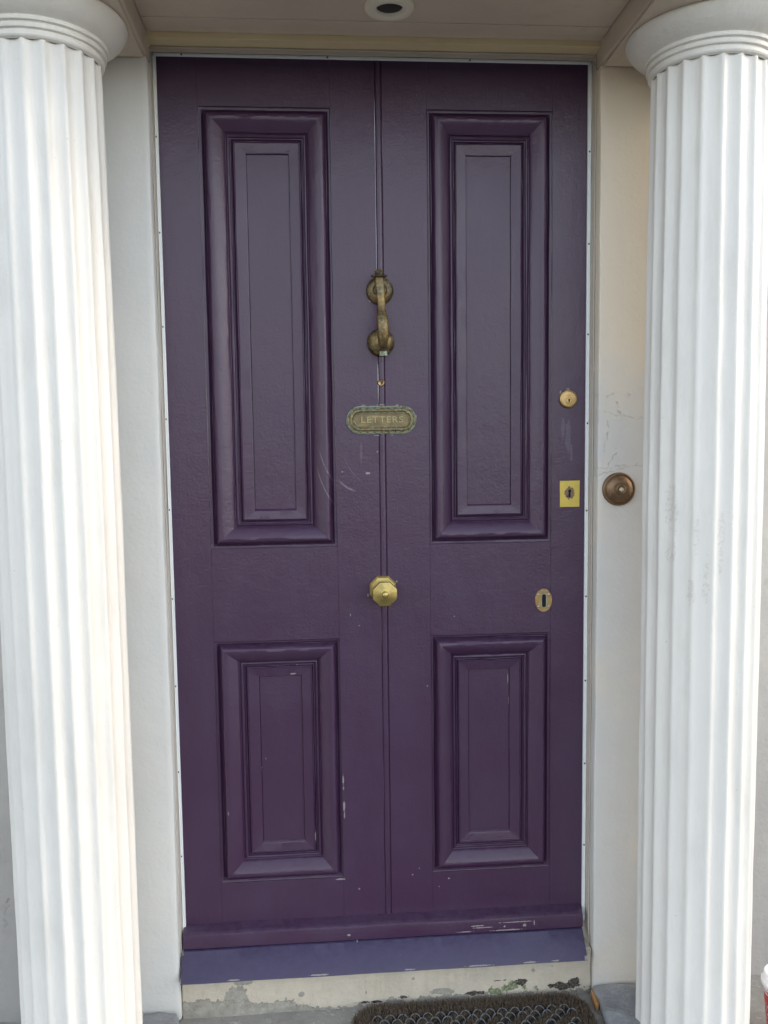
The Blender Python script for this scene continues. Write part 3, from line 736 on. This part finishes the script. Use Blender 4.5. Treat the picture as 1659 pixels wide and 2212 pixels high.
# -------- oval escutcheon
ov = bpy.data.objects.new('oval_escutcheon', None); COL.objects.link(ov); ov.parent = door; ov.location = Vector((.8490, 0, .7522))-door.location
def oval(cx, cz, rx, rz, n=40): return [(cx+rx*math.cos(2*math.pi*k/n), cz+rz*math.sin(2*math.pi*k/n)) for k in range(n)]
b = MB(); b.prism(oval(.8490, .7522, .0205, .0280), 0, -.0036, .0012); b.build('plate', 'oval', ov, 30)
b = MB(); b.prism(stadium(0, 0, .0170, .0062), 0, -.0009); b.v = [(.8495+z, y-.0036, .7522+x) for x, y, z in b.v]; b.build('slot_rim', 'letter', ov, 30)
b = MB(); b.prism(stadium(0, 0, .0152, .0046), 0, -.0006); b.v = [(.8492+z, y-.0045, .7518+x) for x, y, z in b.v]; b.build('keyhole_slot', 'black', ov, 30)
for sx, sz in ((-1, 1), (1, 1), (-1, -1), (1, -1)):
    b = MB(); b.lathe([(.0032, 0), (.0030, .0012), (.0018, .0020), (0, .0022)], 14, (.8490+sx*.0122, -.0036, .7522+sz*.0140), '-y'); b.build('screw', 'screw_pale', ov, 60)

# ---------------------------------------------------------------- doorbell
bell = empty('doorbell', (1.0030, PIL_Y, 1.0120), 'round browned copper doorbell with cream button on the cracked pilaster', 'doorbell')
bo = (1.0030, PIL_Y, 1.0120)
b = MB(); b.lathe([(.0372, -.003), (.0375, .003), (.0370, .0060), (.0352, .0080), (.0335, .0084), (.0322, .0070), (.0312, .0072), (.0300, .0094), (.0262, .0132), (.0195, .0166), (.0150, .0180), (.0132, .0176), (.0122, .0180), (.0116, .0202), (.0098, .0212), (.0084, .0205), (.0052, .0198), (.0045, .0195)], 64, bo, '-y'); b.build('dome', 'copper', bell, 30)
b = MB(); b.lathe([(.0048, .0190), (.0048, .0222), (.0040, .0238), (.0022, .0246), (0, .0247)], 28, bo, '-y'); b.build('push_button', 'ivory', bell, 50)
for a in (90, 212, 328):
    b = MB(); rr = .0262; b.lathe([(.0026, .0), (.0022, .0014), (.001, .002), (0, .002)], 12, (bo[0]+rr*math.cos(rad(a)), bo[1]-.0130, bo[2]+rr*math.sin(rad(a))), '-y'); b.build('screw', 'copper', bell, 60)

# ---------------------------------------------------------------- door mat
MX0, MX1, MY0, MY1 = .385, .930, -.430, -.062; MZ = STEP_Z+.018
mat_ = empty('door_mat', ((MX0+MX1)/2, (MY0+MY1)/2, STEP_Z), 'brown coir door mat with wire link lattice on the step', 'door mat')
def rr_outline(x0, x1, y0, y1, r, n=10):
    pts = []
    for cx, cy, a0 in ((x1-r, y1-r, 0), (x0+r, y1-r, 90), (x0+r, y0+r, 180), (x1-r, y0+r, 270)):
        for k in range(n+1): a = rad(a0+90*k/n); pts.append((cx+r*math.cos(a), cy+r*math.sin(a)))
    return pts
ol = rr_outline(MX0, MX1, MY0, MY1, .06); n_ = len(ol)
b = MB(); b.add([(x, y, STEP_Z+.0005) for x, y in ol]+[(x, y, MZ-.011) for x, y in ol], [(i, (i+1) % n_, n_+(i+1) % n_, n_+i) for i in range(n_)]+[tuple(range(n_, 2*n_))])
b.build('backing', 'mat_base', mat_, 30)
def inside(x, y, ins):
    r = max(.06-ins, .02); x0, x1, y0, y1 = MX0+ins, MX1-ins, MY0+ins, MY1-ins
    if not (x0 <= x <= x1 and y0 <= y <= y1): return False
    dx = max(x0+r-x, x-(x1-r), 0); dy = max(y0+r-y, y-(y1-r), 0)
    return dx*dx+dy*dy <= r*r
R_ = random.Random(11)
b = MB()
def blade(x, y, z, h, lean):
    a = R_.uniform(0, 6.283); w = R_.uniform(.0006, .0012)
    dx, dy = math.cos(a), math.sin(a); la = R_.uniform(0, 6.283); L = R_.uniform(0, lean)
    tx, ty = x+math.cos(la)*L, y+math.sin(la)*L
    b.add([(x-dx*w, y-dy*w, z), (x+dx*w, y+dy*w, z), (tx+dx*w*.5, ty+dy*w*.5, z+h), (tx-dx*w*.5, ty-dy*w*.5, z+h)], [(0, 1, 2, 3)])
cnt = 0
PITCH = .0285
def cell(x, y):
    # diagonal rows: tufts on one diagonal, open links on the next
    i = round((x-MX0)/PITCH); j = round((y-MY1)/(PITCH*.8))
    return i, j
for _ in range(60000):
    x, y = R_.uniform(MX0, MX1), R_.uniform(MY0, MY1)
    if not inside(x, y, 0): continue
    if not inside(x, y, .040): blade(x, y, MZ-.012, R_.uniform(.007, .0135), .008); continue
    u = ((x-MX0)-(y-MY1)*1.15)/(PITCH*2.0)
    f = u-math.floor(u)
    if f < .58: blade(x, y, MZ-.012, R_.uniform(.007, .0125), .006)
b.build('coir_pile', 'coir', mat_, sm=False)
b = MB()
for j in range(-1, 18):
    for i in range(-2, 24):
        x = MX0+i*PITCH+(.5*PITCH if j % 2 else 0); y = MY1-.02-j*PITCH*.55
        if not inside(x, y, .046): continue
        u = ((x-MX0)-(y-MY1)*1.15)/(PITCH*2.0); f = u-math.floor(u)
        if .12 < f < .46: continue
        pts = []
        for k in range(11):
            a = rad(8+164*k/10+R_.uniform(-3, 3)); pts.append((x+.0125*math.cos(a), y-.006+.0085*math.sin(a), MZ-.010+.0125*math.sin(a)))
        b.tube(pts, [.0009]*11, 6)
b.build('wire_mesh', 'wire', mat_, 60)

# ---------------------------------------------------------------- takeaway cup
cup = empty('paper_cup', (CUP[0], CUP[1], STEP_Z), 'red and white takeaway paper cup with white lid beside the stained column', 'cup')
o3 = (CUP[0], CUP[1], STEP_Z)
b = MB(); b.lathe([(0, .004), (.027, .004), (.0275, .0), (.0285, .0), (.0400, .128), (.0408, .130)], 56, o3); b.build('cup_body', 'cup', cup, 40)
b = MB(); b.lathe([(.0405, .120), (.0432, .121), (.0440, .125), (.0440, .130), (.0425, .132), (.0405, .133), (.0392, .140), (.0388, .146), (.0370, .1485), (.0345, .1480), (.0325, .1440), (.030, .1425), (0, .1430)], 56, o3); ld = b.build('lid', 'lid', cup, 30)
b = MB(); b.lathe([(0, .0008), (.0035, .0006), (.0042, 0)], 16, (CUP[0]-.034, CUP[1]-.012, STEP_Z+.1475)); b.build('sip_hole', 'black', ld, 30)
